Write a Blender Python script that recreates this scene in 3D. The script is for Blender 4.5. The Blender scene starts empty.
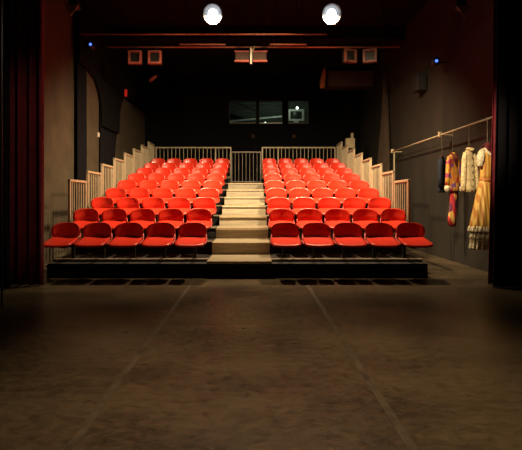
import bpy, bmesh, math, random
from mathutils import Vector, Matrix, Euler
random.seed(7)
PI = math.pi
S = bpy.context.scene
C = S.collection

# ------------------------------------------------------------------ camera, world, lights, exposure
CH = 1.294
cam_d = bpy.data.cameras.new('camera'); cam = bpy.data.objects.new('camera', cam_d); C.objects.link(cam)
cam.location = (0, 0, CH); cam.rotation_euler = (PI/2, 0, 0)
cam_d.sensor_width = 36; cam_d.lens = 420/522*36
cam_d.shift_x = 8/522; cam_d.shift_y = -25/522
cam_d.clip_start = 0.05
S.camera = cam
w = bpy.data.worlds.new('world'); S.world = w; w.use_nodes = True
w.node_tree.nodes['Background'].inputs[0].default_value = (0.5, 0.35, 0.3, 1)
w.node_tree.nodes['Background'].inputs[1].default_value = 0.0
S.view_settings.view_transform = 'Standard'; S.view_settings.look = 'None'
S.view_settings.exposure = 0.0; S.view_settings.gamma = 1.0
S.view_settings.use_curve_mapping = False
S.cycles.use_denoising = True
S.cycles.max_bounces = 8
S.cycles.sample_clamp_indirect = 4.0

def spot(name, loc, target, power, col, size, blend, rad):
    l = bpy.data.lights.new(name, 'SPOT'); l.energy = power; l.color = col
    l.spot_size = math.radians(size); l.spot_blend = blend; l.shadow_soft_size = rad
    o = bpy.data.objects.new(name, l); C.objects.link(o); o.location = loc
    o.rotation_euler = (Vector(target)-Vector(loc)).to_track_quat('-Z', 'Y').to_euler()
    return o
WARM = (1.0, 0.74, 0.44)
LAMP_Z = 4.95; LAMP_Y = 8.25
LAMPS = [-0.786, 1.532]
for lx in LAMPS:
    spot('audience_lamp_light', (lx, LAMP_Y-0.15, LAMP_Z-0.14), (lx*0.8-0.1, 11.0, 1.0), 2050, WARM, 152, 1.0, 0.10)
spot('stage_wash_light', (0.2, 3.1, 5.4), (0.25, 2.9, 0), 950, (1.0, 0.725, 0.435), 60, 1.0, 0.25)
spot('costume_light', (0.3, 3.2, 5.3), (3.9, 7.45, 1.6), 2400, (1.0, 0.76, 0.48), 19, 1.0, 0.12)
spot('added_curtain_light', (-0.3, 3.0, 5.0), (-3.5, 6.3, 1.9), 120, (1.0, 0.74, 0.5), 34, 1.0, 0.10)  # unseen spot added to bring out the left curtain folds

# ------------------------------------------------------------------ materials
def mat(name, col, rough=0.6, metal=0.0, var=0.15, scale=6.0, bump=0.0, bscale=40.0, coat=0.0, spec=0.5, stretch=None):
    m = bpy.data.materials.new(name); m.use_nodes = True
    nt = m.node_tree; b = nt.nodes['Principled BSDF']
    b.inputs['Roughness'].default_value = rough; b.inputs['Metallic'].default_value = metal
    b.inputs['Coat Weight'].default_value = coat; b.inputs['Specular IOR Level'].default_value = spec
    tc = nt.nodes.new('ShaderNodeTexCoord'); mp = nt.nodes.new('ShaderNodeMapping')
    nt.links.new(tc.outputs['Object'], mp.inputs['Vector'])
    if stretch: mp.inputs['Scale'].default_value = stretch
    n = nt.nodes.new('ShaderNodeTexNoise'); n.inputs['Scale'].default_value = scale; n.inputs['Detail'].default_value = 4
    nt.links.new(mp.outputs[0], n.inputs['Vector'])
    r = nt.nodes.new('ShaderNodeValToRGB')
    r.color_ramp.elements[0].position = 0.3; r.color_ramp.elements[1].position = 0.7
    r.color_ramp.elements[0].color = tuple(c*(1-var) for c in col)+(1,)
    r.color_ramp.elements[1].color = tuple(min(1, c*(1+var)) for c in col)+(1,)
    nt.links.new(n.outputs['Fac'], r.inputs['Fac']); nt.links.new(r.outputs['Color'], b.inputs['Base Color'])
    if bump:
        n2 = nt.nodes.new('ShaderNodeTexNoise'); n2.inputs['Scale'].default_value = bscale; n2.inputs['Detail'].default_value = 3
        nt.links.new(mp.outputs[0], n2.inputs['Vector'])
        bp = nt.nodes.new('ShaderNodeBump'); bp.inputs['Strength'].default_value = bump; bp.inputs['Distance'].default_value = 0.02
        nt.links.new(n2.outputs['Fac'], bp.inputs['Height']); nt.links.new(bp.outputs['Normal'], b.inputs['Normal'])
    return m
def emit(name, col, s):
    m = bpy.data.materials.new(name); m.use_nodes = True
    b = m.node_tree.nodes['Principled BSDF']
    b.inputs['Base Color'].default_value = col+(1,); b.inputs['Emission Color'].default_value = col+(1,)
    b.inputs['Emission Strength'].default_value = s
    return m

M = {}
M['red'] = mat('red_plastic', (0.68, 0.036, 0.016), 0.34, var=0.08, coat=0.15)
M['red_arm'] = mat('red_arm_plastic', (0.45, 0.02, 0.012), 0.45, var=0.08)
M['black_steel'] = mat('black_steel', (0.012, 0.011, 0.011), 0.5, 0.3)
M['black'] = mat('black_paint', (0.010, 0.009, 0.009), 0.75, bump=0.1)
M['ceil'] = mat('black_ceiling', (0.004, 0.0038, 0.005), 0.9, scale=2, spec=0.2)
M['backwall'] = mat('black_wall_paint', (0.003, 0.003, 0.0033), 0.9, scale=2, spec=0.2)
M['skirt'] = mat('black_skirt_cloth', (0.008, 0.007, 0.007), 0.9, scale=2)
M['riser'] = mat('pale_plywood_riser', (0.38, 0.33, 0.225), 0.6, var=0.2, scale=5, bump=0.1, stretch=(0.4, 4, 4))
M['deck'] = mat('plywood_deck', (0.18, 0.145, 0.09), 0.6, var=0.25, scale=5, bump=0.1, stretch=(0.4, 4, 4))
M['darkdeck'] = mat('dark_brown_deck', (0.02, 0.016, 0.011), 0.7, var=0.25, scale=5)  # near-black deck colour under the seat blocks
M['nosing'] = mat('worn_beige_nosing', (0.50, 0.40, 0.25), 0.5, var=0.2, scale=9)
M['rail'] = mat('cream_painted_steel', (0.40, 0.33, 0.21), 0.45, 0.1, var=0.12, scale=8)
M['rail_dark'] = mat('grey_painted_steel', (0.12, 0.10, 0.075), 0.5, 0.2)
M['pipe'] = mat('bounce_red_pipe', (0.46, 0.17, 0.10), 0.45, 0.1, var=0.3, scale=7)  # light bounced off the red seats is painted into the pipe colour
M['fix'] = mat('bounce_red_fixture', (0.46, 0.11, 0.07), 0.5, 0.1, var=0.3)  # reddish light from the seats below is put into this colour
M['dimfix'] = mat('dim_bounce_fixture', (0.20, 0.075, 0.045), 0.6, var=0.5, scale=14)  # darker copy of the fixture tint: weaker light on the right pair painted in
M['fix_dark'] = mat('black_fixture_paint', (0.02, 0.017, 0.017), 0.5, 0.2)
M['white_steel'] = mat('white_clamp', (0.75, 0.68, 0.55), 0.45)
M['olive'] = mat('olive_barn_door', (0.40, 0.32, 0.18), 0.55)
M['lens'] = emit('lit_lens', (0.86, 0.93, 1.0), 30)
M['halo_dish'] = mat('satin_halo_dish', (0.10, 0.105, 0.11), 0.6, 0.0)
M['blue'] = emit('blue_led', (0.08, 0.18, 1.0), 2)
M['redled'] = emit('red_led', (1.0, 0.04, 0.02), 0.18)
M['bulb'] = emit('booth_bulb', (0.85, 1.0, 0.85), 3.0)
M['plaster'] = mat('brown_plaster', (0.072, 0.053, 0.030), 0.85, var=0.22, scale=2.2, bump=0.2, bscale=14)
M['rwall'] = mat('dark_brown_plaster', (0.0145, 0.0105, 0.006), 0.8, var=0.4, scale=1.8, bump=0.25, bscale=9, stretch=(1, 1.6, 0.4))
M['velvet'] = mat('dark_red_velvet', (0.16, 0.006, 0.016), 0.8, var=0.3, scale=5)
M['blackvelvet'] = mat('black_velvet', (0.006, 0.005, 0.007), 0.95, spec=0.2)
M['browndrape'] = mat('brown_drape', (0.045, 0.028, 0.016), 0.9, var=0.3)
M['duct'] = mat('brown_boxing', (0.085, 0.040, 0.025), 0.7, var=0.2)
M['boothwall'] = mat('booth_grey_green', (0.085, 0.095, 0.078), 0.8, var=0.5, scale=5, stretch=(0.3, 1, 3))
M['boothdark'] = mat('booth_dark_timber', (0.03, 0.032, 0.028), 0.7)
M['sill'] = mat('pale_sill', (0.62, 0.64, 0.58), 0.5)
M['casing'] = mat('off_white_casing', (0.70, 0.74, 0.66), 0.5)
M['screen'] = mat('dark_screen', (0.03, 0.035, 0.03), 0.2)
M['tape'] = mat('floor_tape', (0.074, 0.054, 0.031), 0.5, var=0.4, scale=8)
M['pole'] = mat('dull_steel_pole', (0.10, 0.10, 0.09), 0.5, 0.5)
M['cream'] = mat('cream_quilted_cotton', (0.72, 0.58, 0.30), 0.8, var=0.3, scale=16, bump=0.8, bscale=28)
M['lace'] = mat('white_lace', (0.76, 0.66, 0.42), 0.9, var=0.35, scale=22, bump=0.9, bscale=45)
M['navy'] = mat('dark_blue_cloth', (0.008, 0.014, 0.03), 0.85)
M['maroon'] = mat('maroon_cloth', (0.12, 0.008, 0.012), 0.8)
M['wire'] = mat('hanger_wire', (0.16, 0.13, 0.09), 0.5, 0.4)
M['wood'] = mat('hanger_wood', (0.10, 0.035, 0.02), 0.5)
M['box'] = mat('beige_box', (0.50, 0.40, 0.24), 0.6)
M['orange'] = mat('amber_shade', (0.45, 0.16, 0.04), 0.5)

def floor_mat():
    m = bpy.data.materials.new('scuffed_dark_vinyl'); m.use_nodes = True
    nt = m.node_tree; b = nt.nodes['Principled BSDF']; L = nt.links.new
    tc = nt.nodes.new('ShaderNodeTexCoord')
    n1 = nt.nodes.new('ShaderNodeTexNoise'); n1.inputs['Scale'].default_value = 0.9; n1.inputs['Detail'].default_value = 6
    mp = nt.nodes.new('ShaderNodeMapping'); mp.inputs['Scale'].default_value = (1.0, 1.6, 1); L(tc.outputs['Object'], mp.inputs[0]); L(mp.outputs[0], n1.inputs['Vector'])
    n2 = nt.nodes.new('ShaderNodeTexNoise'); n2.inputs['Scale'].default_value = 11; n2.inputs['Detail'].default_value = 10; n2.inputs['Roughness'].default_value = 0.68; n2.inputs['Distortion'].default_value = 0.6
    L(mp.outputs[0], n2.inputs['Vector'])
    mx = nt.nodes.new('ShaderNodeMath'); mx.operation = 'MULTIPLY_ADD'; mx.inputs[1].default_value = 0.5
    L(n2.outputs['Fac'], mx.inputs[0])
    h = nt.nodes.new('ShaderNodeMath'); h.operation = 'MULTIPLY'; h.inputs[1].default_value = 0.5; L(n1.outputs['Fac'], h.inputs[0]); L(h.outputs[0], mx.inputs[2])
    r = nt.nodes.new('ShaderNodeValToRGB'); L(mx.outputs[0], r.inputs['Fac'])
    r.color_ramp.elements[0].position = 0.40; r.color_ramp.elements[0].color = (0.040, 0.029, 0.017, 1)
    r.color_ramp.elements[1].position = 0.58; r.color_ramp.elements[1].color = (0.102, 0.075, 0.044, 1)
    L(r.outputs['Color'], b.inputs['Base Color'])
    rr = nt.nodes.new('ShaderNodeMapRange'); rr.inputs['To Min'].default_value = 0.2; rr.inputs['To Max'].default_value = 0.42
    L(n2.outputs['Fac'], rr.inputs['Value']); L(rr.outputs[0], b.inputs['Roughness'])
    bp = nt.nodes.new('ShaderNodeBump'); bp.inputs['Strength'].default_value = 0.25; bp.inputs['Distance'].default_value = 0.02
    L(n2.outputs['Fac'], bp.inputs['Height']); L(bp.outputs['Normal'], b.inputs['Normal'])
    return m
M['floor'] = floor_mat()

def patch_mat(name, cols, scale):
    m = bpy.data.materials.new(name); m.use_nodes = True
    nt = m.node_tree; b = nt.nodes['Principled BSDF']; L = nt.links.new
    tc = nt.nodes.new('ShaderNodeTexCoord'); mp = nt.nodes.new('ShaderNodeMapping'); mp.inputs['Scale'].default_value = (1.6, 1, 0.8)
    L(tc.outputs['Object'], mp.inputs[0])
    v = nt.nodes.new('ShaderNodeTexVoronoi'); v.inputs['Scale'].default_value = scale; L(mp.outputs[0], v.inputs['Vector'])
    sp = nt.nodes.new('ShaderNodeSeparateColor'); L(v.outputs['Color'], sp.inputs[0])
    r = nt.nodes.new('ShaderNodeValToRGB'); r.color_ramp.interpolation = 'CONSTANT'
    n = len(cols)
    r.color_ramp.elements[0].color = cols[0]+(1,); r.color_ramp.elements[1].position = 1/n; r.color_ramp.elements[1].color = cols[1]+(1,)
    for i in range(2, n):
        e = r.color_ramp.elements.new(i/n); e.color = cols[i]+(1,)
    L(sp.outputs[0], r.inputs['Fac']); L(r.outputs['Color'], b.inputs['Base Color']); b.inputs['Roughness'].default_value = 0.75
    return m
M['patch'] = patch_mat('patchwork_cloth', [(0.62, 0.20, 0.03), (0.40, 0.05, 0.14), (0.70, 0.38, 0.06), (0.55, 0.06, 0.03), (0.22, 0.08, 0.25), (0.66, 0.30, 0.04)], 13)
M['patchred'] = patch_mat('red_harlequin_cloth', [(0.50, 0.035, 0.03), (0.60, 0.34, 0.07), (0.42, 0.02, 0.03), (0.12, 0.02, 0.06)], 7)
def stripe_mat():
    m = bpy.data.materials.new('gold_striped_satin'); m.use_nodes = True
    nt = m.node_tree; b = nt.nodes['Principled BSDF']; L = nt.links.new
    tc = nt.nodes.new('ShaderNodeTexCoord')
    wv = nt.nodes.new('ShaderNodeTexWave'); wv.inputs['Scale'].default_value = 1.4; wv.inputs['Distortion'].default_value = 0.4
    mp = nt.nodes.new('ShaderNodeMapping'); mp.inputs['Scale'].default_value = (4, 0.6, 0.15); L(tc.outputs['Object'], mp.inputs[0]); L(mp.outputs[0], wv.inputs['Vector'])
    r = nt.nodes.new('ShaderNodeValToRGB'); L(wv.outputs['Fac'], r.inputs['Fac'])
    r.color_ramp.elements[0].position = 0.35; r.color_ramp.elements[0].color = (0.48, 0.20, 0.03, 1)
    r.color_ramp.elements[1].position = 0.6; r.color_ramp.elements[1].color = (0.70, 0.44, 0.10, 1)
    L(r.outputs['Color'], b.inputs['Base Color']); b.inputs['Roughness'].default_value = 0.5
    return m
M['gold'] = stripe_mat()
def glass_mat():
    m = bpy.data.materials.new('window_glass'); m.use_nodes = True
    b = m.node_tree.nodes['Principled BSDF']
    b.inputs['Base Color'].default_value = (0.9, 0.97, 0.92, 1); b.inputs['Transmission Weight'].default_value = 1.0
    b.inputs['Roughness'].default_value = 0.02; b.inputs['IOR'].default_value = 1.05
    return m
M['glass'] = glass_mat()

# ------------------------------------------------------------------ helpers
def box(bm, x0, x1, y0, y1, z0, z1, mtx=None):
    vs = [bm.verts.new(v) for v in [(x0,y0,z0),(x1,y0,z0),(x1,y1,z0),(x0,y1,z0),(x0,y0,z1),(x1,y0,z1),(x1,y1,z1),(x0,y1,z1)]]
    for f in [(0,3,2,1),(4,5,6,7),(0,1,5,4),(1,2,6,5),(2,3,7,6),(3,0,4,7)]: bm.faces.new([vs[i] for i in f])
    if mtx:
        for v in vs: v.co = mtx @ v.co
    return vs
def tube(bm, pts, r, n=10, caps=True):
    pts = [Vector(p) for p in pts]; rs = r if isinstance(r, (list, tuple)) else [r]*len(pts)
    rings = []; up = None
    for i, p in enumerate(pts):
        t = (pts[min(i+1, len(pts)-1)]-pts[max(i-1, 0)]).normalized()
        if up is None:
            up = Vector((0,0,1)) if abs(t.z) < 0.9 else Vector((0,1,0))
        a = t.cross(up).normalized(); b = a.cross(t).normalized(); up = b
        rings.append([bm.verts.new(p+(a*math.cos(2*PI*k/n)+b*math.sin(2*PI*k/n))*rs[i]) for k in range(n)])
    for i in range(len(rings)-1):
        for k in range(n):
            bm.faces.new([rings[i][k], rings[i][(k+1)%n], rings[i+1][(k+1)%n], rings[i+1][k]])
    if caps:
        bm.faces.new(rings[0][::-1]); bm.faces.new(rings[-1])
def loops(bm, rows, closed=True, cap=False):
    rings = [[bm.verts.new(p) for p in r] for r in rows]
    n = len(rings[0])
    for i in range(len(rings)-1):
        for k in range(n if closed else n-1):
            bm.faces.new([rings[i][k], rings[i][(k+1)%n], rings[i+1][(k+1)%n], rings[i+1][k]])
    if cap:
        bm.faces.new(rings[0][::-1]); bm.faces.new(rings[-1])
    return rings
def prism(bm, poly, axis, a, b):
    def P(u, v, t): return {'x': (t,u,v), 'y': (u,t,v), 'z': (u,v,t)}[axis]
    A = [bm.verts.new(P(u,v,a)) for u,v in poly]; B = [bm.verts.new(P(u,v,b)) for u,v in poly]
    bm.faces.new(A); bm.faces.new(B[::-1]); n = len(poly)
    for i in range(n): bm.faces.new([A[i], A[(i+1)%n], B[(i+1)%n], B[i]])
def mesh(name, bm, m, bevel=0.0, smooth=False):
    bmesh.ops.recalc_face_normals(bm, faces=bm.faces)
    if bevel:
        es = [e for e in bm.edges if len(e.link_faces) == 2 and e.calc_face_angle(0) > 0.6]
        bmesh.ops.bevel(bm, geom=es, offset=bevel, segments=2, affect='EDGES', profile=0.6)
    me = bpy.data.meshes.new(name); bm.to_mesh(me); bm.free()
    me.materials.append(M[m] if isinstance(m, str) else m)
    if smooth:
        for p in me.polygons: p.use_smooth = True
    return me
def obj(name, bm, m, parent=None, bevel=0.0, smooth=False, loc=None):
    o = bpy.data.objects.new(name, mesh(name, bm, m, bevel, smooth)); C.objects.link(o)
    if parent: o.parent = parent
    if loc: o.location = loc
    return o
def tag(o, label, cat, group=None):
    o['label'] = label; o['category'] = cat
    if group: o['group'] = group
    return o
def thing(name, label, cat, loc=(0,0,0), group=None, rz=0):
    o = bpy.data.objects.new(name, None); C.objects.link(o); o.empty_display_size = 0.1
    o.location = loc; o.rotation_euler = (0, 0, rz)
    return tag(o, label, cat, group)
def struct(name, bm, m, **k):
    o = obj(name, bm, m, **k); o['kind'] = 'structure'; return o
def B(*a): bm = bmesh.new(); box(bm, *a); return bm
def dup(root, loc, label, group=None):
    r = root.copy(); C.objects.link(r); r.location = loc; r['label'] = label
    if group: r['group'] = group
    for ch in list(root.children):
        c = ch.copy(); C.objects.link(c); c.parent = r
        for g in ch.children:
            d = g.copy(); C.objects.link(d); d.parent = c
    return r

# ------------------------------------------------------------------ the room
XL, XR, YB, ZC = -4.25, 4.22, 16.5, 6.1
struct('floor', B(-4.5, 4.5, -3, 19, -0.1, 0), 'floor')
struct('ceiling', B(-4.5, 4.5, -3, 19, ZC, ZC+0.1), 'ceil')
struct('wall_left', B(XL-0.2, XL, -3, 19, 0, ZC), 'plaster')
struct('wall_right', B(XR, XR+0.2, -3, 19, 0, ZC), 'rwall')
struct('wall_front', B(XL-0.2, XR+0.2, -3.2, -3, 0, ZC), 'backwall')
# back wall with the three control-room windows
WX = [(-0.945, 0.135), (0.225, 1.165), (1.37, 2.20)]; WZ0, WZ1 = 4.29, 5.20
bm = bmesh.new()
box(bm, XL, XR, YB, YB+0.15, 0, WZ0); box(bm, XL, XR, YB, YB+0.15, WZ1, ZC)
xs = [XL]+[v for p in WX for v in p]+[XR]
for i in range(0, len(xs), 2): box(bm, xs[i], xs[i+1], YB, YB+0.15, WZ0, WZ1)
struct('wall_back', bm, 'backwall')
for i, (a, b) in enumerate(WX):
    bm = bmesh.new(); t = 0.03
    box(bm, a, a+t, YB-0.01, YB+0.1, WZ0, WZ1); box(bm, b-t, b, YB-0.01, YB+0.1, WZ0, WZ1)
    box(bm, a+t, b-t, YB-0.01, YB+0.1, WZ1-t, WZ1)
    wo = struct('window_%d' % (i+1), bm, 'boothdark')
    bm = B(a+t, b-t, YB+0.045, YB+0.05, WZ0+0.045, WZ1-t); obj('pane', bm, 'glass', wo)
    bm = B(a+t, b-t, YB-0.03, YB+0.1, WZ0, WZ0+0.045); obj('sill', bm, 'sill' if i == 1 else 'rail_dark', wo)
# control room behind
struct('wall_booth', B(-1.6, 2.9, 18.7, 18.8, 3.4, ZC), 'boothwall')
struct('floor_booth', B(-1.6, 2.9, YB+0.15, 18.7, 3.3, 3.4), 'boothdark')
struct('wall_booth_left', B(-1.7, -1.6, YB+0.15, 18.8, 3.3, ZC), 'boothwall')
struct('wall_booth_right', B(2.9, 3.0, YB+0.15, 18.8, 3.3, ZC), 'boothwall')
pl = bpy.data.lights.new('booth_bulb_light', 'POINT'); pl.energy = 18; pl.color = (0.85, 1.0, 0.82); pl.shadow_soft_size = 0.05
po = bpy.data.objects.new('booth_bulb_light', pl); C.objects.link(po); po.location = (1.0, 16.78, 5.55)

# left wall: pillar, drapes and arched black pelmet
struct('trim_1', B(XL, XL+0.10, 10.50, 11.32, 0, 4.75), 'plaster', bevel=0.02)
def curtain(name, m, x0, x1, y, z0, z1, amp, waves, axis='x', n=None, thick=0.015, flare=None, seed=0, parent=None):
    rnd = random.Random(seed); n = n or int(waves*10)+1
    ph = [rnd.uniform(-0.5, 0.5) for _ in range(8)]
    rows_f, rows_b = [], []
    for j in range(13):
        v = j/12; z = z0+(z1-z0)*v
        f, bk = [], []
        for i in range(n):
            u = i/(n-1)
            a, b = (x0, x1) if flare is None else flare(v)
            s = a+(b-a)*u
            d = amp*(math.sin(2*PI*waves*u+ph[0]+0.25*math.sin(3*v+ph[1]))+0.35*math.sin(2*PI*waves*0.37*u+ph[2]+v))*(1.1-0.25*v)
            p = (s, y+d, z) if axis == 'x' else (y+d, s, z)
            q = (s, y+d+thick, z) if axis == 'x' else (y+d-thick, s, z)
            f.append(p); bk.append(q)
        rows_f.append(f+bk[::-1])
    bm = bmesh.new(); loops(bm, rows_f, True, True)
    return obj(name, bm, m, parent, smooth=True)
tag(curtain('side_drape', 'blackvelvet', 9.92, 10.48, XL+0.10, 0.01, 4.9, 0.035, 4, 'y', seed=1),
    'narrow black drape on left wall, nearer side of the lit plaster pillar', 'drape', )
tag(curtain('side_drape', 'blackvelvet', 11.36, 12.9, XL+0.10, 0.01, 5.0, 0.035, 8, 'y', seed=2,
    flare=lambda v: (11.36, 12.75+0.9*max(0, v-0.55)**1.2-0.25*math.sin(PI*min(1, v/0.7)))),
    'wide black drape on left wall, farther side of the lit plaster pillar', 'drape')
bm = bmesh.new()
pts = [(9.85, ZC), (9.85, 4.55), (10.5, 4.5)]
for k in range(9):
    a = PI/2*k/8; pts.append((10.62+0.72*math.sin(a), 3.45+1.0*math.cos(a)))
pts += [(11.36, 3.3), (12.75, 3.3)]
for k in range(9):
    a = PI/2*k/8; pts.append((13.6-0.8*math.cos(a), 3.5+1.15*math.sin(a)))
pts += [(16.45, 4.65), (16.45, ZC)]
prism(bm, pts, 'x', XL+0.16, XL+0.19)
struct('trim_2', bm, 'backwall')
# right wall drape and boxing
tag(curtain('side_drape', 'browndrape', 13.3, 14.2, XR-0.10, 0.01, 5.3, 0.05, 5, 'y', seed=3,
    flare=lambda v: (12.6+0.5*v**2, 13.9+0.4*math.cos(v*3)-0.5*v)), 'dark brown drape against right wall beyond the clothes rail', 'drape')
tag(obj('air_duct', B(2.62, XR-0.02, 14.7, 15.3, 5.28, 5.82), 'duct', bevel=0.02), 'brown boxed-in duct under the ceiling at back right', 'duct')
struct('trim_3', B(XL, XR, 9.0, 9.2, 5.75, ZC), 'ceil')
struct('trim_4', B(XL, XR, 11.6, 11.8, 5.75, ZC), 'ceil')
struct('trim_5', B(XL, XR, 14.2, 14.4, 5.85, ZC), 'ceil')

# floor tape
for x0, lab in ((-0.955, 'pale tape seam running along the dark floor, left line'), (0.83, 'pale tape seam running along the dark floor, right line')):
    bm = bmesh.new()
    prev = None; rows = []
    for i in range(60):
        yy = -2.5+i*0.16; dx = random.uniform(-0.003, 0.003)
        rows.append([(x0-0.026+dx, yy, 0.0), (x0+0.026+dx, yy, 0.0), (x0+0.026+dx, yy, 0.0015), (x0-0.026+dx, yy, 0.0015)])
    loops(bm, rows, True, True)
    tag(obj('floor_tape', bm, 'tape'), lab, 'tape')

# ------------------------------------------------------------------ the tribune
D1, RUN, Z1, RISE = 6.97, 0.85, 0.282, 0.219
TX0, TX1, AX0, AX1 = -3.42, 2.90, -0.76, 0.31
ORD = ['front', 'second', 'third', 'fourth', 'fifth', 'sixth', 'seventh', 'eighth', 'ninth']
def pz(k): return Z1+RISE*k
def py(k): return D1+RUN*k
for k in range(9):
    z, y = pz(k), py(k); zb = 0.0 if k == 0 else pz(k-1)
    nm = 'lowest platform of the tribune, black fascia standing on the floor' if k == 0 else (
        'topmost tribune platform in two halves, under the ninth row of seats' if k == 8 else
        'beige tribune step carrying the %s row of red seats' % ORD[k])
    t = thing('seating_platform', nm, 'platform', (0, y, zb), 'stepped platforms of the tribune')
    def L(bm):
        bmesh.ops.translate(bm, verts=bm.verts, vec=(0, -y, -zb)); return bm
    spans = [(TX0, AX0), (AX1, TX1)]
    ye = y+RUN+(0.0 if k < 8 else 0.05)
    for a, b in spans:
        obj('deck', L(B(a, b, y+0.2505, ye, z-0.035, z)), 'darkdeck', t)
        obj('riser', L(B(a, b, y+0.235, y+0.25, zb, z-0.035)), 'skirt', t)
        obj('nosing', L(B(a, b, y+0.22, y+0.25, z-0.02, z+0.003)), 'nosing', t)
    if k == 0:
        for a, b in spans: obj('front_ledge', L(B(a, b, y, y+0.219, 0.0, 0.235)), 'skirt', t)
    if k < 8:
        obj('aisle_tread', L(B(AX0, AX1, y-0.03, y+RUN-0.031, z-0.035, z)), 'deck', t)
        obj('aisle_nosing', L(B(AX0, AX1, y-0.045, y-0.03, z-0.04, z+0.002)), 'nosing', t)
        obj('aisle_riser', L(B(AX0, AX1, y-0.02, y-0.008, zb, z-0.035)), 'skirt' if k == 0 else 'riser', t)
    for xx in (TX0, TX1-0.012):
        obj('side_panel', L(B(xx, xx+0.012, y+0.256, ye, 0.0 if k == 0 else 0.02, z-0.035)), 'skirt', t)
    if k == 0:
        obj('end_bracket', L(B(TX0-0.035, TX0, y+0.01, y+0.07, 0.17, 0.215)), 'white_steel', t, bevel=0.005)

# seats
def sq(th, e):
    c, s = math.cos(th), math.sin(th)
    return (abs(c)**e*(1 if c >= 0 else -1), abs(s)**e*(1 if s >= 0 else -1))
def shell(fn_f, fn_b, N=40, R=6, e=0.62):
    """closed shell: fn(u, v) -> point for a unit-disc superellipse; front + back + rounded rim"""
    bm = bmesh.new()
    def side(fn):
        c = bm.verts.new(fn(0, 0)); rings = []
        for r in range(1, R+1):
            s = r/R
            rings.append([bm.verts.new(fn(s*sq(2*PI*k/N, e)[0], s*sq(2*PI*k/N, e)[1])) for k in range(N)])
        for k in range(N): bm.faces.new([c, rings[0][k], rings[0][(k+1)%N]])
        for r in range(R-1):
            for k in range(N): bm.faces.new([rings[r][k], rings[r+1][k], rings[r+1][(k+1)%N], rings[r][(k+1)%N]])
        return rings[-1]
    A = side(fn_f); Bk = side(fn_b)
    for k in range(N): bm.faces.new([A[k], Bk[k], Bk[(k+1)%N], A[(k+1)%N]])
    return bm
def back_pt(off):
    def f(u, v):
        # v up: wider at the lower third, narrower shoulders
        wd = 0.237*(1-0.11*max(0, v)**2-0.03*max(0, -v)**2)
        x = u*wd; z = 0.500+0.136*v
        y = 0.085+0.022*v-0.075*u*u+0.03*v*v*(1 if v < 0 else -0.4)+off
        return (x, y, z)
    return f
def pan_pt(off):
    def f(u, v):
        # v = +1 rear, -1 front
        x = u*0.231*(1+0.03*(-v)); y = -0.165+0.225*v
        z = 0.347+0.040*v+0.020*max(0, v)**2+0.012*u*u-0.012*max(0, -v)**3+off
        return (x, y, z)
    return f
seat = thing('theatre_seat', '', 'seat')
obj('seat_pan', shell(pan_pt(0.0), pan_pt(-0.032), e=0.36), 'red', seat, smooth=True)
obj('backrest', shell(back_pt(-0.012), back_pt(0.014), e=0.66), 'red', seat, smooth=True)
for s in (-1, 1):
    bm = bmesh.new()
    tube(bm, [(s*0.238, -0.24, 0.300), (s*0.240, -0.12, 0.322), (s*0.238, -0.01, 0.35), (s*0.228, 0.055, 0.39), (s*0.215, 0.075, 0.46)],
         [0.012, 0.014, 0.015, 0.014, 0.012], 8)
    obj('side_bracket', bm, 'red_arm', seat, smooth=True)
bm = bmesh.new()
box(bm, -0.20, 0.20, -0.13, -0.07, 0.245, 0.305)
box(bm, -0.03, 0.03, -0.12, 0.33, 0.22, 0.26)
obj('support_beam', bm, 'black_steel', seat)
bm = bmesh.new()
box(bm, -0.025, 0.025, 0.29, 0.34, 0.008, 0.255); box(bm, -0.06, 0.06, 0.27, 0.38, 0.001, 0.012)
obj('pedestal', bm, 'black_steel', seat, bevel=0.004)
LXS = [-3.115+0.527*i for i in range(5)]
RXS = [0.535+0.521*i for i in range(5)]
POS = ['end seat by the outer guard rail', 'seat next to the outer end seat', 'middle seat', 'seat next to the aisle seat', 'aisle seat']
first = True
for k in range(9):
    for side, xs in (('left', LXS), ('right', RXS)):
        for i, x in enumerate(xs):
            p = POS[i] if side == 'left' else POS[4-i]
            lab = 'red plastic %s, %s row up, %s block' % (p, ORD[k], side) if k else 'red plastic %s of the front row, %s block' % (p, side)
            grp = 'red seats of the %s block' % side
            loc = (x, py(k), pz(k))
            if first:
                seat.location = loc; seat['label'] = lab; seat['group'] = grp; first = False
            else: dup(seat, loc, lab, grp)

# guard rails
def rail_panel(name, label, p0, p1, zb, zt, group, mt='rail', spacing=0.105, post=0.022, mid=(), drop=0.0):
    """upright barrier between two points on the plan; parts: posts, rails, balusters"""
    a, b = Vector(p0), Vector(p1); L = (b-a).length; d = (b-a)/L
    t = thing(name, label, 'guard rail', (a.x, a.y, zb), group, math.atan2(d.y, d.x))
    h = zt-zb
    for x in [0.0, L]+list(mid):
        bm = bmesh.new(); box(bm, x-post, x+post, -post, post, -drop, h); obj('post', bm, mt, t, bevel=0.004)
    bm = bmesh.new(); box(bm, -post, L+post, -post-0.004, post+0.004, h-0.03, h+0.015); obj('top_rail', bm, mt, t, bevel=0.006)
    bm = bmesh.new(); box(bm, post, L-post, -0.012, 0.012, 0.06, 0.09); obj('bottom_rail', bm, mt, t)
    n = max(1, round(L/spacing)-1)
    for i in range(n):
        x = L*(i+1)/(n+1)
        if any(abs(x-m_) < 0.04 for m_ in mid): continue
        bm = bmesh.new(); tube(bm, [(x, 0, 0.085), (x, 0, h-0.025)], 0.011, 6); obj('baluster', bm, mt, t)
    return t
for side, x in (('left', TX0-0.024), ('right', TX1+0.024)):
    for k in range(1, 9):
        rail_panel('guard_rail', 'cream steel stepped guard panel beside the %s row, %s end of the tribune' % (ORD[k], side),
            (x, py(k)+0.06), (x, py(k)+RUN-0.045), pz(k), pz(k)+1.17, 'stepped guard panels on the %s side' % side, drop=0.10)
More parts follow.
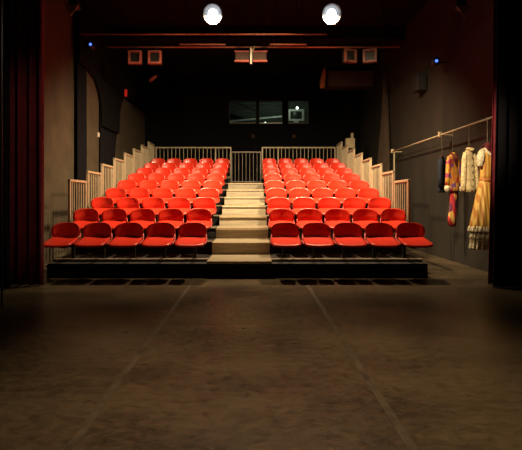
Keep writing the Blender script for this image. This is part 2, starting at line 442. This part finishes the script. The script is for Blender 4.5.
YR = py(8)+RUN+0.075
rail_panel('guard_rail', 'long pale guard rail behind the top row of the left block', (TX0+0.03, YR), (AX0-0.02, YR), pz(8), pz(8)+1.10, 'rear guard rails', spacing=0.135, mid=(2.08,), drop=0.1)
rail_panel('guard_rail', 'long pale guard rail behind the top row of the right block', (AX1+0.02, YR), (TX1-0.03, YR), pz(8), pz(8)+1.10, 'rear guard rails', spacing=0.135, mid=(0.55,), drop=0.1)
rail_panel('aisle_gate', 'grey barred gate closing the top of the stair aisle', (AX0+0.06, py(8)-0.12), (AX1-0.06, py(8)-0.12), pz(7), pz(7)+1.04, None, mt='rail_dark', spacing=0.125)
# beige box on top of the right rail
t = thing('loudspeaker', 'small beige box speaker standing at the top end of the right guard panels', 'speaker', (3.30, 14.25, 0.0))
obj('stand', B(-0.03, 0.03, -0.03, 0.03, 0, 3.05), 'rail_dark', t)
obj('cabinet', B(-0.16, 0.14, -0.1, 0.1, 3.05, 3.38), 'box', t, bevel=0.02)
obj('bracket', B(0.02, 0.09, -0.08, 0.05, 3.38, 3.56), 'box', t, bevel=0.01)

# ------------------------------------------------------------------ stage curtains
tag(curtain('stage_curtain', 'velvet', -3.78, -3.165, 6.35, 0.01, 6.0, 0.055, 4, seed=11), 'dark red velvet stage curtain at left, beside the front row', 'curtain')
tag(curtain('stage_curtain', 'blackvelvet', -4.24, -3.55, 6.12, 0.01, 6.0, 0.05, 4, seed=12), 'black stage curtain at the far left edge, before the red curtain', 'curtain')
tag(curtain('stage_curtain', 'velvet', 3.6, 3.85, 6.40, 0.01, 6.0, 0.03, 1.5, seed=13, flare=lambda v: (3.585+0.16*min(v, 0.5), 3.85)), 'narrow dark red curtain edge at right, beside the gold dress', 'curtain')
tag(curtain('stage_curtain', 'blackvelvet', 3.64, 4.20, 6.18, 0.01, 6.0, 0.05, 4, seed=14, flare=lambda v: (3.535+0.12*min(v, 0.5), 4.20)), 'black stage curtain at the far right edge, before the costumes', 'curtain')
bm = bmesh.new(); tube(bm, [(-3.02, 5.05, 0.0), (-3.02, 5.05, ZC)], 0.012, 8)
tag(obj('steel_pole', bm, 'pole', smooth=True), 'thin dull steel pole at the far left edge, floor to ceiling', 'pole')

# ------------------------------------------------------------------ rigging
def pipe(name, x0, x1, y, z, label, r=0.019, m='pipe'):
    t = thing(name, label, 'pipe', (x0, y, z), 'overhead lighting pipes')
    bm = bmesh.new(); tube(bm, [(0, 0, 0), (x1-x0, 0, 0)], r, 10); obj('tube', bm, m, t, smooth=True)
    for s in (0.12, 0.88):
        bm = bmesh.new(); x = (x1-x0)*s; tube(bm, [(x, 0, r*0.9), (x, 0, ZC-z)], 0.008, 6); obj('hanging_rod', bm, 'fix_dark', t)
    return t
pipe('lighting_pipe', -3.85, 3.9, 8.25, 5.29, 'long lighting pipe nearest the stage, carrying the two lit lamps')
pipe('lighting_pipe', -3.87, 1.65, 9.4, 5.005, 'long thin bounce-reddened pipe behind the lit lamps')
pipe('lighting_pipe', -1.75, -0.65, 10.0, 5.00, 'short bounce-reddened pipe upper left of the central fixture')
pipe('lighting_pipe', 0.40, 1.28, 10.0, 5.00, 'short bounce-reddened pipe upper right of the central fixture')
pipe('lighting_pipe', -3.6, -0.42, 10.35, 5.06, 'bounce-reddened pipe carrying the left pair of square floodlights')
pipe('lighting_pipe', 0.36, 3.6, 10.35, 5.06, 'bounce-reddened pipe carrying the right pair of square floodlights')
pipe('lighting_pipe', -0.42, 0.36, 10.35, 5.06, 'middle length of pipe carrying the central pale-clamped fixture')

def lamp(x, label):
    t = thing('stage_lamp', label, 'lamp', (x, LAMP_Y, LAMP_Z), 'lit audience lamps')
    R = Euler((math.radians(-68), 0, 0)).to_matrix().to_4x4()     # local -Z aims down and towards the stage
    def prof(pr, n=20):
        bm = bmesh.new(); loops(bm, [[(r*math.cos(2*PI*k/n), r*math.sin(2*PI*k/n), z) for k in range(n)] for r, z in pr], True, True)
        bmesh.ops.transform(bm, matrix=R, verts=bm.verts); return bm
    obj('body', prof([(0.03, 0.30), (0.08, 0.28), (0.105, 0.2), (0.115, 0.05), (0.13, 0.04), (0.13, -0.02), (0.118, -0.02), (0.115, 0.0)]), 'fix_dark', t)
    obj('lens', prof([(0.085, -0.030), (0.085, -0.045), (0.06, -0.06), (0.02, -0.068)]), 'lens', t, smooth=True)
    obj('halo_dish', prof([(0.075, -0.022), (0.11, -0.03), (0.15, -0.05), (0.185, -0.085), (0.19, -0.085), (0.155, -0.045), (0.11, -0.022)]), 'halo_dish', t, smooth=True)  # dish added round the lens to stand in for its glow
    bm = bmesh.new()
    for s in (-1, 1): tube(bm, [(s*0.14, 0.0, 0.06), (s*0.14, 0.0, 0.26), (s*0.03, 0, 0.29)], 0.01, 6)
    tube(bm, [(0, 0, 0.29), (0, 0, 0.345)], 0.03, 8)
    obj('yoke', bm, 'fix_dark', t)
    return t
lamp(LAMPS[0], 'bright lit round stage lamp under the ceiling, left one')
lamp(LAMPS[1], 'bright lit round stage lamp under the ceiling, right one')

def flood(x, z, y, label, m, rz=0.0, tilt=0.0, w_=0.30):
    t = thing('floodlight', label, 'floodlight', (x, y, z), 'unlit square floodlights', rz)
    h = w_/2
    bm = bmesh.new(); box(bm, -h, h, 0.02, 0.14, -h, h); obj('housing', bm, 'fix_dark', t, bevel=0.01)
    bm = bmesh.new(); f = 0.035
    box(bm, -h-0.01, -h+f, -0.05, 0.02, -h-0.01, h+0.01); box(bm, h-f, h+0.01, -0.05, 0.02, -h-0.01, h+0.01)
    box(bm, -h+f, h-f, -0.05, 0.02, -h-0.01, -h+f); box(bm, -h+f, h-f, -0.05, 0.02, h-f, h+0.01)
    obj('frame', bm, m, t)
    bm = bmesh.new(); box(bm, -h+f, h-f, 0.0, 0.012, -h+f, h-f); obj('front_glass', bm, 'fix_dark', t)
    bm = bmesh.new()
    for s in (-1, 1): tube(bm, [(s*(h+0.02), 0.07, 0), (s*(h+0.02), 0.07, h+0.04), (s*0.02, 0.07, h+0.06)], 0.009, 6)
    tube(bm, [(0, 0.07, h+0.05), (0, 0.07, 5.06-z-0.02)], 0.018, 8)
    obj('yoke', bm, 'fix_dark', t)
    return t
flood(-2.885, 4.78, 10.28, 'square floodlight with bounce-reddened frame, hanging left, outer one of its pair', 'fix')
flood(-2.40, 4.78, 10.28, 'square floodlight with bounce-reddened frame, hanging left, inner one of its pair', 'fix')
flood(2.38, 4.82, 10.28, 'square floodlight with dimmer bounce tint, hanging right, inner one of its pair', 'dimfix', 0.3)
flood(2.86, 4.82, 10.28, 'square floodlight with dimmer bounce tint, hanging right, outer one of its pair', 'dimfix', -0.3)
# central double fixture
t = thing('double_floodlight', 'twin lamp with bounce-reddened visors and a pale vertical clamp, hanging above the aisle', 'floodlight', (-0.05, 10.28, 4.80))
for s in (-1, 1):
    bm = bmesh.new(); box(bm, s*0.05 if s > 0 else -0.38, 0.38 if s > 0 else -0.05, 0.0, 0.14, -0.10, 0.13); hs = obj('housing', bm, 'duct', t, bevel=0.01)
    bm = bmesh.new(); x0, x1 = (0.05, 0.40) if s > 0 else (-0.40, -0.05)
    box(bm, x0, x1, -0.04, 0.0, -0.13, -0.09); obj('visor', bm, 'fix', hs)
    bm = bmesh.new(); box(bm, x0, x1, -0.03, 0.0, 0.11, 0.14); obj('visor', bm, 'fix', hs)
bm = bmesh.new(); box(bm, -0.025, 0.03, -0.06, -0.02, -0.19, 0.20); obj('clamp', bm, 'white_steel', t, bevel=0.008)
bm = bmesh.new(); tube(bm, [(0.02, -0.03, 0.12), (0.07, -0.02, 0.20), (0.09, 0.03, 0.27)], 0.018, 8); obj('hook', bm, 'olive', t)
bm = bmesh.new(); tube(bm, [(0.0, 0.07, 0.1), (0.0, 0.07, 0.245)], 0.018, 8); obj('stem', bm, 'fix_dark', t)

def barn(x, z, y, label):
    t = thing('barn_door_lamp', label, 'lamp', (x, y, z), 'unlit lamps at the top edge')
    bm = bmesh.new(); tube(bm, [(0, 0, 0.34), (0, 0, 0.1), (0, 0, 0.08)], [0.07, 0.1, 0.11], 14); obj('body', bm, 'fix_dark', t, smooth=True)
    bm = bmesh.new()
    vs = [bm.verts.new(p) for p in [(-0.13, -0.1, 0.1), (0.13, -0.1, 0.1), (0.0, -0.14, -0.12), (-0.13, -0.09, 0.1), (0.13, -0.09, 0.1), (0.0, -0.13, -0.12)]]
    for f in [(0,1,2), (5,4,3), (0,3,4,1), (1,4,5,2), (2,5,3,0)]: bm.faces.new([vs[i] for i in f])
    obj('barn_door', bm, 'olive', t)
    bm = bmesh.new(); tube(bm, [(0, 0, 0.33), (0, 0, ZC-z)], 0.016, 8); obj('stem', bm, 'fix_dark', t)
barn(-3.15, 4.60, 7.4, 'dark lamp with a pointed olive flap, top left under ceiling')
barn(3.66, 4.58, 7.4, 'dark lamp with a pointed olive flap, top right under ceiling')

def led(x, z, y, label, box_below=False):
    t = thing('wall_fixture', label, 'light', (x, y, z))
    bm = bmesh.new(); tube(bm, [(0, -0.02, 0), (0, 0.16, 0)], [0.09, 0.08], 14); obj('can', bm, 'fix_dark', t, smooth=True)
    bm = bmesh.new(); loops(bm, [[(0.032*math.cos(2*PI*k/12), yy, 0.032*math.sin(2*PI*k/12)) for k in range(12)] for yy in (-0.035, -0.02)], True, True)
    obj('indicator', bm, 'blue', t)
    bm = bmesh.new(); s = -1 if x < 0 else 1; ex = (XL if x < 0 else XR)-x
    tube(bm, [(s*0.05, 0.08, 0.0), (ex, 0.08, 0.0)], 0.016, 8); obj('wall_arm', bm, 'fix_dark', t)
led(-3.86, 4.99, 10.0, 'small dark wall fixture with a blue light, high on left')
led(3.90, 4.25, 8.95, 'small dark wall fixture with a blue light, high on right')
t = thing('wall_speaker', 'black box speaker on right wall below the blue light', 'speaker', (4.08, 10.3, 4.15))
obj('cabinet', B(-0.12, 0.14, -0.16, 0.16, -0.2, 0.2), 'fix_dark', t, bevel=0.02)
obj('grille', B(-0.10, 0.10, -0.17, -0.158, -0.17, 0.17), 'black', t)
t = thing('indicator_lamp', 'dim red lamp on left wall beyond the black drapes', 'light', (-4.06, 13.35, 4.68))
obj('backplate', B(-0.03, 0.02, -0.06, 0.06, -0.14, 0.14), 'fix_dark', t)
obj('lens_cover', B(0.0, 0.08, -0.07, -0.06, -0.11, 0.11), 'redled', t)
tag(obj('wall_switch', B(XL+0.10, XL+0.125, 11.20, 11.30, 2.98, 3.10), 'white_steel', bevel=0.006), 'small white switch box on the plaster pillar at left', 'switch')
t = thing('pendant_shade', 'narrow amber-brown hanging lamp shade, back right under the ceiling', 'lamp', (2.36, 14.3, 5.1))
bm = bmesh.new(); tube(bm, [(0, 0, 0), (-0.0, 0, 0.2), (0.06, 0, 0.55), (0.08, 0, 0.7)], [0.09, 0.10, 0.07, 0.03], 12); obj('shade', bm, 'orange', t, smooth=True)
bm = bmesh.new(); tube(bm, [(0.08, 0, 0.69), (0.08, 0, ZC-5.1)], 0.008, 6); obj('cord', bm, 'fix_dark', t)
t = thing('scoop_lamp', 'small tilted brown lamp hanging left, below the square floodlights', 'lamp', (-3.25, 13.6, 5.22))
bm = bmesh.new(); tube(bm, [(-0.12, 0, -0.08), (0.0, 0, 0.0), (0.14, 0, 0.10)], [0.05, 0.06, 0.04], 10); obj('shade', bm, 'fix', t, smooth=True)
bm = bmesh.new(); tube(bm, [(0.0, 0, 0.05), (0.0, 0, ZC-5.22)], 0.008, 6); obj('cord', bm, 'fix_dark', t)
for x, lab in ((0.0, 'left'), (1.60, 'right')):
    t = thing('wall_bracket_lamp', 'small dull brown wall lamp below the control room windows, %s one' % lab, 'lamp', (x, YB, 3.78), 'wall lamps below the windows')
    obj('mount', B(-0.04, 0.04, -0.05, 0, -0.06, 0.06), 'fix_dark', t)
    bm = bmesh.new(); tube(bm, [(0, -0.11, -0.07), (0, -0.1, 0.0), (0, -0.09, 0.07)], [0.09, 0.08, 0.05], 10); obj('shade', bm, 'duct', t, smooth=True)

# ------------------------------------------------------------------ control room contents
t = thing('handrail', 'pale sloping handrail seen through the left control room windows', 'rail', (0, 17.95, 3.4))
bm = bmesh.new(); prism(bm, [(-1.3, 1.19), (1.35, 1.44), (1.35, 1.51), (-1.3, 1.26)], 'y', -0.03, 0.03); obj('bar', bm, 'casing', t)
for x, h in ((-1.27, 1.19), (1.31, 1.43)): obj('post', B(x-0.02, x+0.02, -0.02, 0.02, 0, h), 'boothdark', t)
bm = bmesh.new(); prism(bm, [(-1.0, 5.55), (0.6, 4.85), (0.6, 4.92), (-1.0, 5.65)], 'y', 17.9, 18.0)
tag(obj('roof_brace', bm, 'boothdark'), 'dark diagonal brace seen through the left control room window', 'beam')
t = thing('control_desk', 'dark desk behind the control room windows', 'desk', (0.65, 17.2, 3.4))
obj('desk_top', B(-2.2, 2.2, -0.5, 0.55, 0.78, 0.84), 'boothdark', t)
for s in (-1, 1): obj('end_panel', B(s*2.1-0.03, s*2.1+0.03, -0.45, 0.5, 0, 0.78), 'boothdark', t)
t = thing('monitor', 'small off-white framed monitor in the right control room window', 'monitor', (1.80, 17.5, 4.24))
bm = bmesh.new(); f = 0.075; zb_, zt_ = 0.36, 0.84
box(bm, -0.33, 0.33, 0, 0.12, zb_, zb_+f); box(bm, -0.33, 0.33, 0, 0.12, zt_-f*1.2, zt_)
box(bm, -0.33, -0.33+f*1.2, 0, 0.12, zb_+f, zt_-f*1.2); box(bm, 0.33-f*1.2, 0.33, 0, 0.12, zb_+f, zt_-f*1.2); obj('frame', bm, 'casing', t)
obj('screen', B(-0.24, 0.24, 0.02, 0.1, zb_+f, zt_-f*1.2), 'screen', t)
obj('foot', B(-0.1, 0.1, 0.0, 0.12, 0, zb_), 'casing', t)
def bulb(x, z, y, zt, label, r=0.055):
    t = thing('bulb_lamp', label, 'lamp', (x, y, z))
    bm = bmesh.new(); bmesh.ops.create_uvsphere(bm, u_segments=12, v_segments=8, radius=r); obj('bulb', bm, 'bulb', t, smooth=True)
    bm = bmesh.new(); tube(bm, [(0, 0, r*0.8 if zt > z else -r*0.8), (0, 0, zt-z)], 0.012, 6); obj('holder', bm, 'boothdark', t)
bulb(1.79, 5.02, 17.0, ZC, 'small lit bulb above the monitor in the control room')
bulb(0.50, 4.40, 16.95, 4.24, 'small lit desk bulb low in the middle control room window', 0.045)

# ------------------------------------------------------------------ costume rail and costumes
RX, RZ = 3.95, 2.66
t = thing('clothes_rail', 'long pale steel clothes rail along right wall, costumes hanging', 'rail', (RX, 6.62, RZ))
bm = bmesh.new(); tube(bm, [(0, 0, 0), (0, 5.38, 0)], 0.019, 10); obj('tube', bm, 'rail', t, smooth=True)
bm = bmesh.new(); tube(bm, [(0, 5.13, -0.019), (0, 5.13, -RZ)], 0.019, 8); obj('upright', bm, 'rail', t, smooth=True)
for yy in (0.2, 2.25, 5.3):
    bm = bmesh.new(); tube(bm, [(0, yy, 0), (XR-RX, yy, 0)], 0.014, 8); box(bm, -0.03, 0.03, yy-0.03, yy+0.03, -0.03, 0.075); obj('wall_bracket', bm, 'box', t)

def rot(bm, a, loc):
    bmesh.ops.transform(bm, matrix=Matrix.Translation(loc) @ Matrix.Rotation(a, 4, 'Z'), verts=bm.verts); return bm
def hanger(y, zs, a, label, half=0.17):
    t = thing('clothes_hanger', label, 'hanger', (RX, y, zs), 'clothes hangers on the rail', a)
    h = RZ+0.026-zs
    bm = bmesh.new(); tube(bm, [(0, 0, 0.02), (0, 0, h-0.07), (0.0, 0.0, h-0.035)]+[(0.0, 0.0, 0) for _ in ()], 0.006, 6)
    pts = [(0, 0.0+0.028*math.sin(b), h-0.028+0.028*math.cos(b)) for b in [PI-0.3-j*0.5 for j in range(9)]]
    tube(bm, [(0, 0, h-0.06)]+pts, 0.006, 6); obj('hook', bm, 'wire', t)
    bm = bmesh.new(); tube(bm, [(-half, 0, -0.055), (-half*0.5, 0, -0.02), (0, 0, 0.02), (half*0.5, 0, -0.02), (half, 0, -0.055)], [0.010, 0.012, 0.013, 0.012, 0.010], 8)
    obj('arms', bm, 'wood', t)
def ell(z, w_, d_, cx=0.0, cy=0.0, n=40, rip=0.0, nr=7, ph=0.0):
    out = []
    for k in range(n):
        a = 2*PI*k/n; r = 1+rip*math.sin(nr*a+ph)
        out.append((cx+w_*r*math.cos(a), cy+d_*r*math.sin(a), z))
    return out
def torso(m, z0, z1, wb, wt, d_, t, rip=0.05, name='body'):
    bm = bmesh.new(); rows = []
    for j in range(13):
        v = j/12; z = z0+(z1-z0)*v
        w_ = wb+(wt-wb)*v
        if v > 0.80: w_ = wt*(1-((v-0.80)/0.20)**1.2*0.68)
        rows.append(ell(z, w_, d_*(1-0.45*v), rip=rip*(1-v*0.6), nr=9, ph=v*1.5))
    loops(bm, rows, True, True); return obj(name, bm, m, t, smooth=True)
def sleeve(m, pts, rs, t, name='sleeve', rip=0.06):
    bm = bmesh.new(); tube(bm, pts, rs, 14); return obj(name, bm, m, t, smooth=True)

# patchwork jacket with red trousers below
y = 8.30; a = 0.30
hanger(y, 2.25, a, 'hanger holding the patchwork jacket', 0.10)
t = thing('patchwork_jacket', 'orange and purple patchwork jacket on the rail, left of the cream jacket', 'jacket', (RX, y, 0), None, a)
torso('patch', 1.47, 2.235, 0.135, 0.115, 0.085, t)
for s in (-1, 1):
    sl = sleeve('patch', [(s*0.085, 0, 2.15), (s*0.115, -0.01, 2.03), (s*0.14, -0.02, 1.80), (s*0.165, -0.03, 1.56)], [0.035, 0.045, 0.042, 0.042], t)
    bm = bmesh.new(); tube(bm, [(s*0.165, -0.03, 1.57), (s*0.168, -0.032, 1.52), (s*0.168, -0.032, 1.46)], [0.043, 0.05, 0.042], 12); obj('cuff', bm, 'lace', sl, smooth=True)
bm = bmesh.new(); tube(bm, [(-0.06, -0.03, 2.22), (-0.03, -0.075, 2.12), (0.0, -0.09, 1.98), (0.03, -0.075, 2.12), (0.06, -0.03, 2.22)], 0.016, 8); obj('lapel', bm, 'maroon', t, smooth=True)
t = thing('harlequin_trousers', 'red and gold patched trousers hanging below the patchwork jacket', 'trousers', (RX, y+0.02, 0), None, a)
bm = bmesh.new(); loops(bm, [ell(z, w_, 0.05, cx, rip=0.08, nr=5, ph=z*3) for z, w_, cx in [(1.50, 0.08, 0.02), (1.3, 0.068, 0.02), (1.15, 0.072, 0.01), (0.95, 0.088, -0.01), (0.80, 0.092, -0.01)]], True, True)
obj('legs', bm, 'patchred', t, smooth=True)
bm = bmesh.new(); tube(bm, [(-0.07, 0, 0.80), (0.0, -0.01, 0.785), (0.05, 0, 0.79)], 0.028, 8); obj('hem', bm, 'maroon', t, smooth=True)
# dark blue garment behind
y = 8.78
hanger(y, 2.22, 1.0, 'hanger holding the dark blue garment', 0.15)
t = thing('dark_coat', 'dark blue coat half hidden at the far end of the costumes', 'coat', (RX, y, 0), None, 1.0)
torso('navy', 1.45, 2.21, 0.17, 0.16, 0.08, t)
for s in (-1, 1): sleeve('navy', [(s*0.14, 0, 2.13), (s*0.19, 0, 2.0), (s*0.205, 0, 1.75), (s*0.205, 0, 1.55)], [0.045, 0.055, 0.05, 0.045], t)
# cream jacket
y = 7.68; a = 0.30
hanger(y, 2.26, a, 'hanger holding the cream jacket', 0.10)
t = thing('cream_jacket', 'cream quilted jacket hanging between the patchwork jacket and the gold dress', 'jacket', (RX, y, 0), None, a)
torso('cream', 1.44, 2.25, 0.14, 0.115, 0.085, t, 0.04)
for s in (-1, 1): sleeve('cream', [(s*0.085, 0, 2.16), (s*0.115, -0.01, 2.03), (s*0.138, -0.02, 1.80), (s*0.152, -0.025, 1.58), (s*0.15, -0.025, 1.46)], [0.035, 0.047, 0.045, 0.044, 0.04], t)
bm = bmesh.new(); tube(bm, [(-0.07, -0.01, 2.235), (-0.04, -0.06, 2.21), (0, -0.075, 2.19), (0.04, -0.06, 2.21), (0.07, -0.01, 2.235)], 0.018, 8); obj('collar', bm, 'cream', t, smooth=True)
for j in range(5):
    bm = bmesh.new(); bmesh.ops.create_uvsphere(bm, u_segments=8, v_segments=6, radius=0.011)
    bmesh.ops.translate(bm, verts=bm.verts, vec=(0.0, -0.078-0.008*j*0.4, 2.06-0.13*j)); obj('button', bm, 'wood', t, smooth=True)
# gold dress
y = 7.08; a = 0.35
hanger(y, 2.24, a, 'hanger holding the gold dress', 0.14)
t = thing('gold_dress', 'long gold striped dress with white lace underskirt, beside the right curtain', 'dress', (RX, y, 0), None, a)
bm = bmesh.new(); loops(bm, [ell(z, w_, d_, cx, rip=0.02) for z, w_, d_, cx in
    [(1.60, 0.105, 0.085, -0.04), (1.72, 0.115, 0.09, -0.02), (1.88, 0.135, 0.095, -0.005), (2.02, 0.145, 0.085, 0.0), (2.10, 0.13, 0.06, 0.0)]], True, True)
obj('bodice', bm, 'gold', t, smooth=True)
bm = bmesh.new(); loops(bm, [ell(1.655-0.03*j, 0.113, 0.092, -0.035) for j in range(3)], True, True); obj('waistband', bm, 'orange', t, smooth=True)
bm = bmesh.new(); rows = []
for j in range(14):
    v = j/13; rows.append(ell(1.62-0.80*v, 0.105+0.135*v**0.8, 0.085+0.075*v, -0.04-0.06*v, n=72, rip=0.02+0.05*v, nr=11, ph=v*0.8))
loops(bm, rows, True, True); sk = obj('skirt', bm, 'gold', t, smooth=True)
bm = bmesh.new(); loops(bm, [ell(z, w_, d_, -0.10, n=96, rip=0.05, nr=23) for z, w_, d_ in [(0.86, 0.238, 0.160), (0.83, 0.252, 0.172), (0.79, 0.262, 0.18), (0.765, 0.262, 0.18)]], True, True); obj('lace_trim', bm, 'lace', sk, smooth=True)
bm = bmesh.new(); rows = []
for j, (z, w_) in enumerate([(0.80, 0.215), (0.70, 0.225), (0.665, 0.24), (0.655, 0.225), (0.56, 0.232), (0.50, 0.245), (0.475, 0.24)]):
    rows.append(ell(z, w_, w_*0.66, -0.10, n=96, rip=0.05, nr=17, ph=j*0.3))
loops(bm, rows, True, True); obj('underskirt', bm, 'lace', t, smooth=True)
for s in (-1, 1):
    bm = bmesh.new(); tube(bm, [(s*0.085, 0, 2.14), (s*0.125, -0.005, 2.10), (s*0.155, -0.01, 2.03), (s*0.172, -0.01, 1.95), (s*0.178, -0.01, 1.88), (s*0.18, -0.01, 1.855)], [0.03, 0.052, 0.064, 0.062, 0.04, 0.045], 16); obj('puff_sleeve', bm, 'lace', t, smooth=True)
bm = bmesh.new(); tube(bm, [(-0.10, -0.02, 2.16), (-0.05, -0.085, 2.06), (0, -0.105, 2.0), (0.05, -0.085, 2.06), (0.10, -0.02, 2.16)], 0.022, 8); obj('neck_trim', bm, 'lace', t, smooth=True)
bm = bmesh.new(); loops(bm, [ell(z, w_, 0.05, 0.0) for z, w_ in [(2.05, 0.07), (2.14, 0.085), (2.22, 0.06), (2.26, 0.03)]], True, True); obj('lining', bm, 'maroon', t, smooth=True)
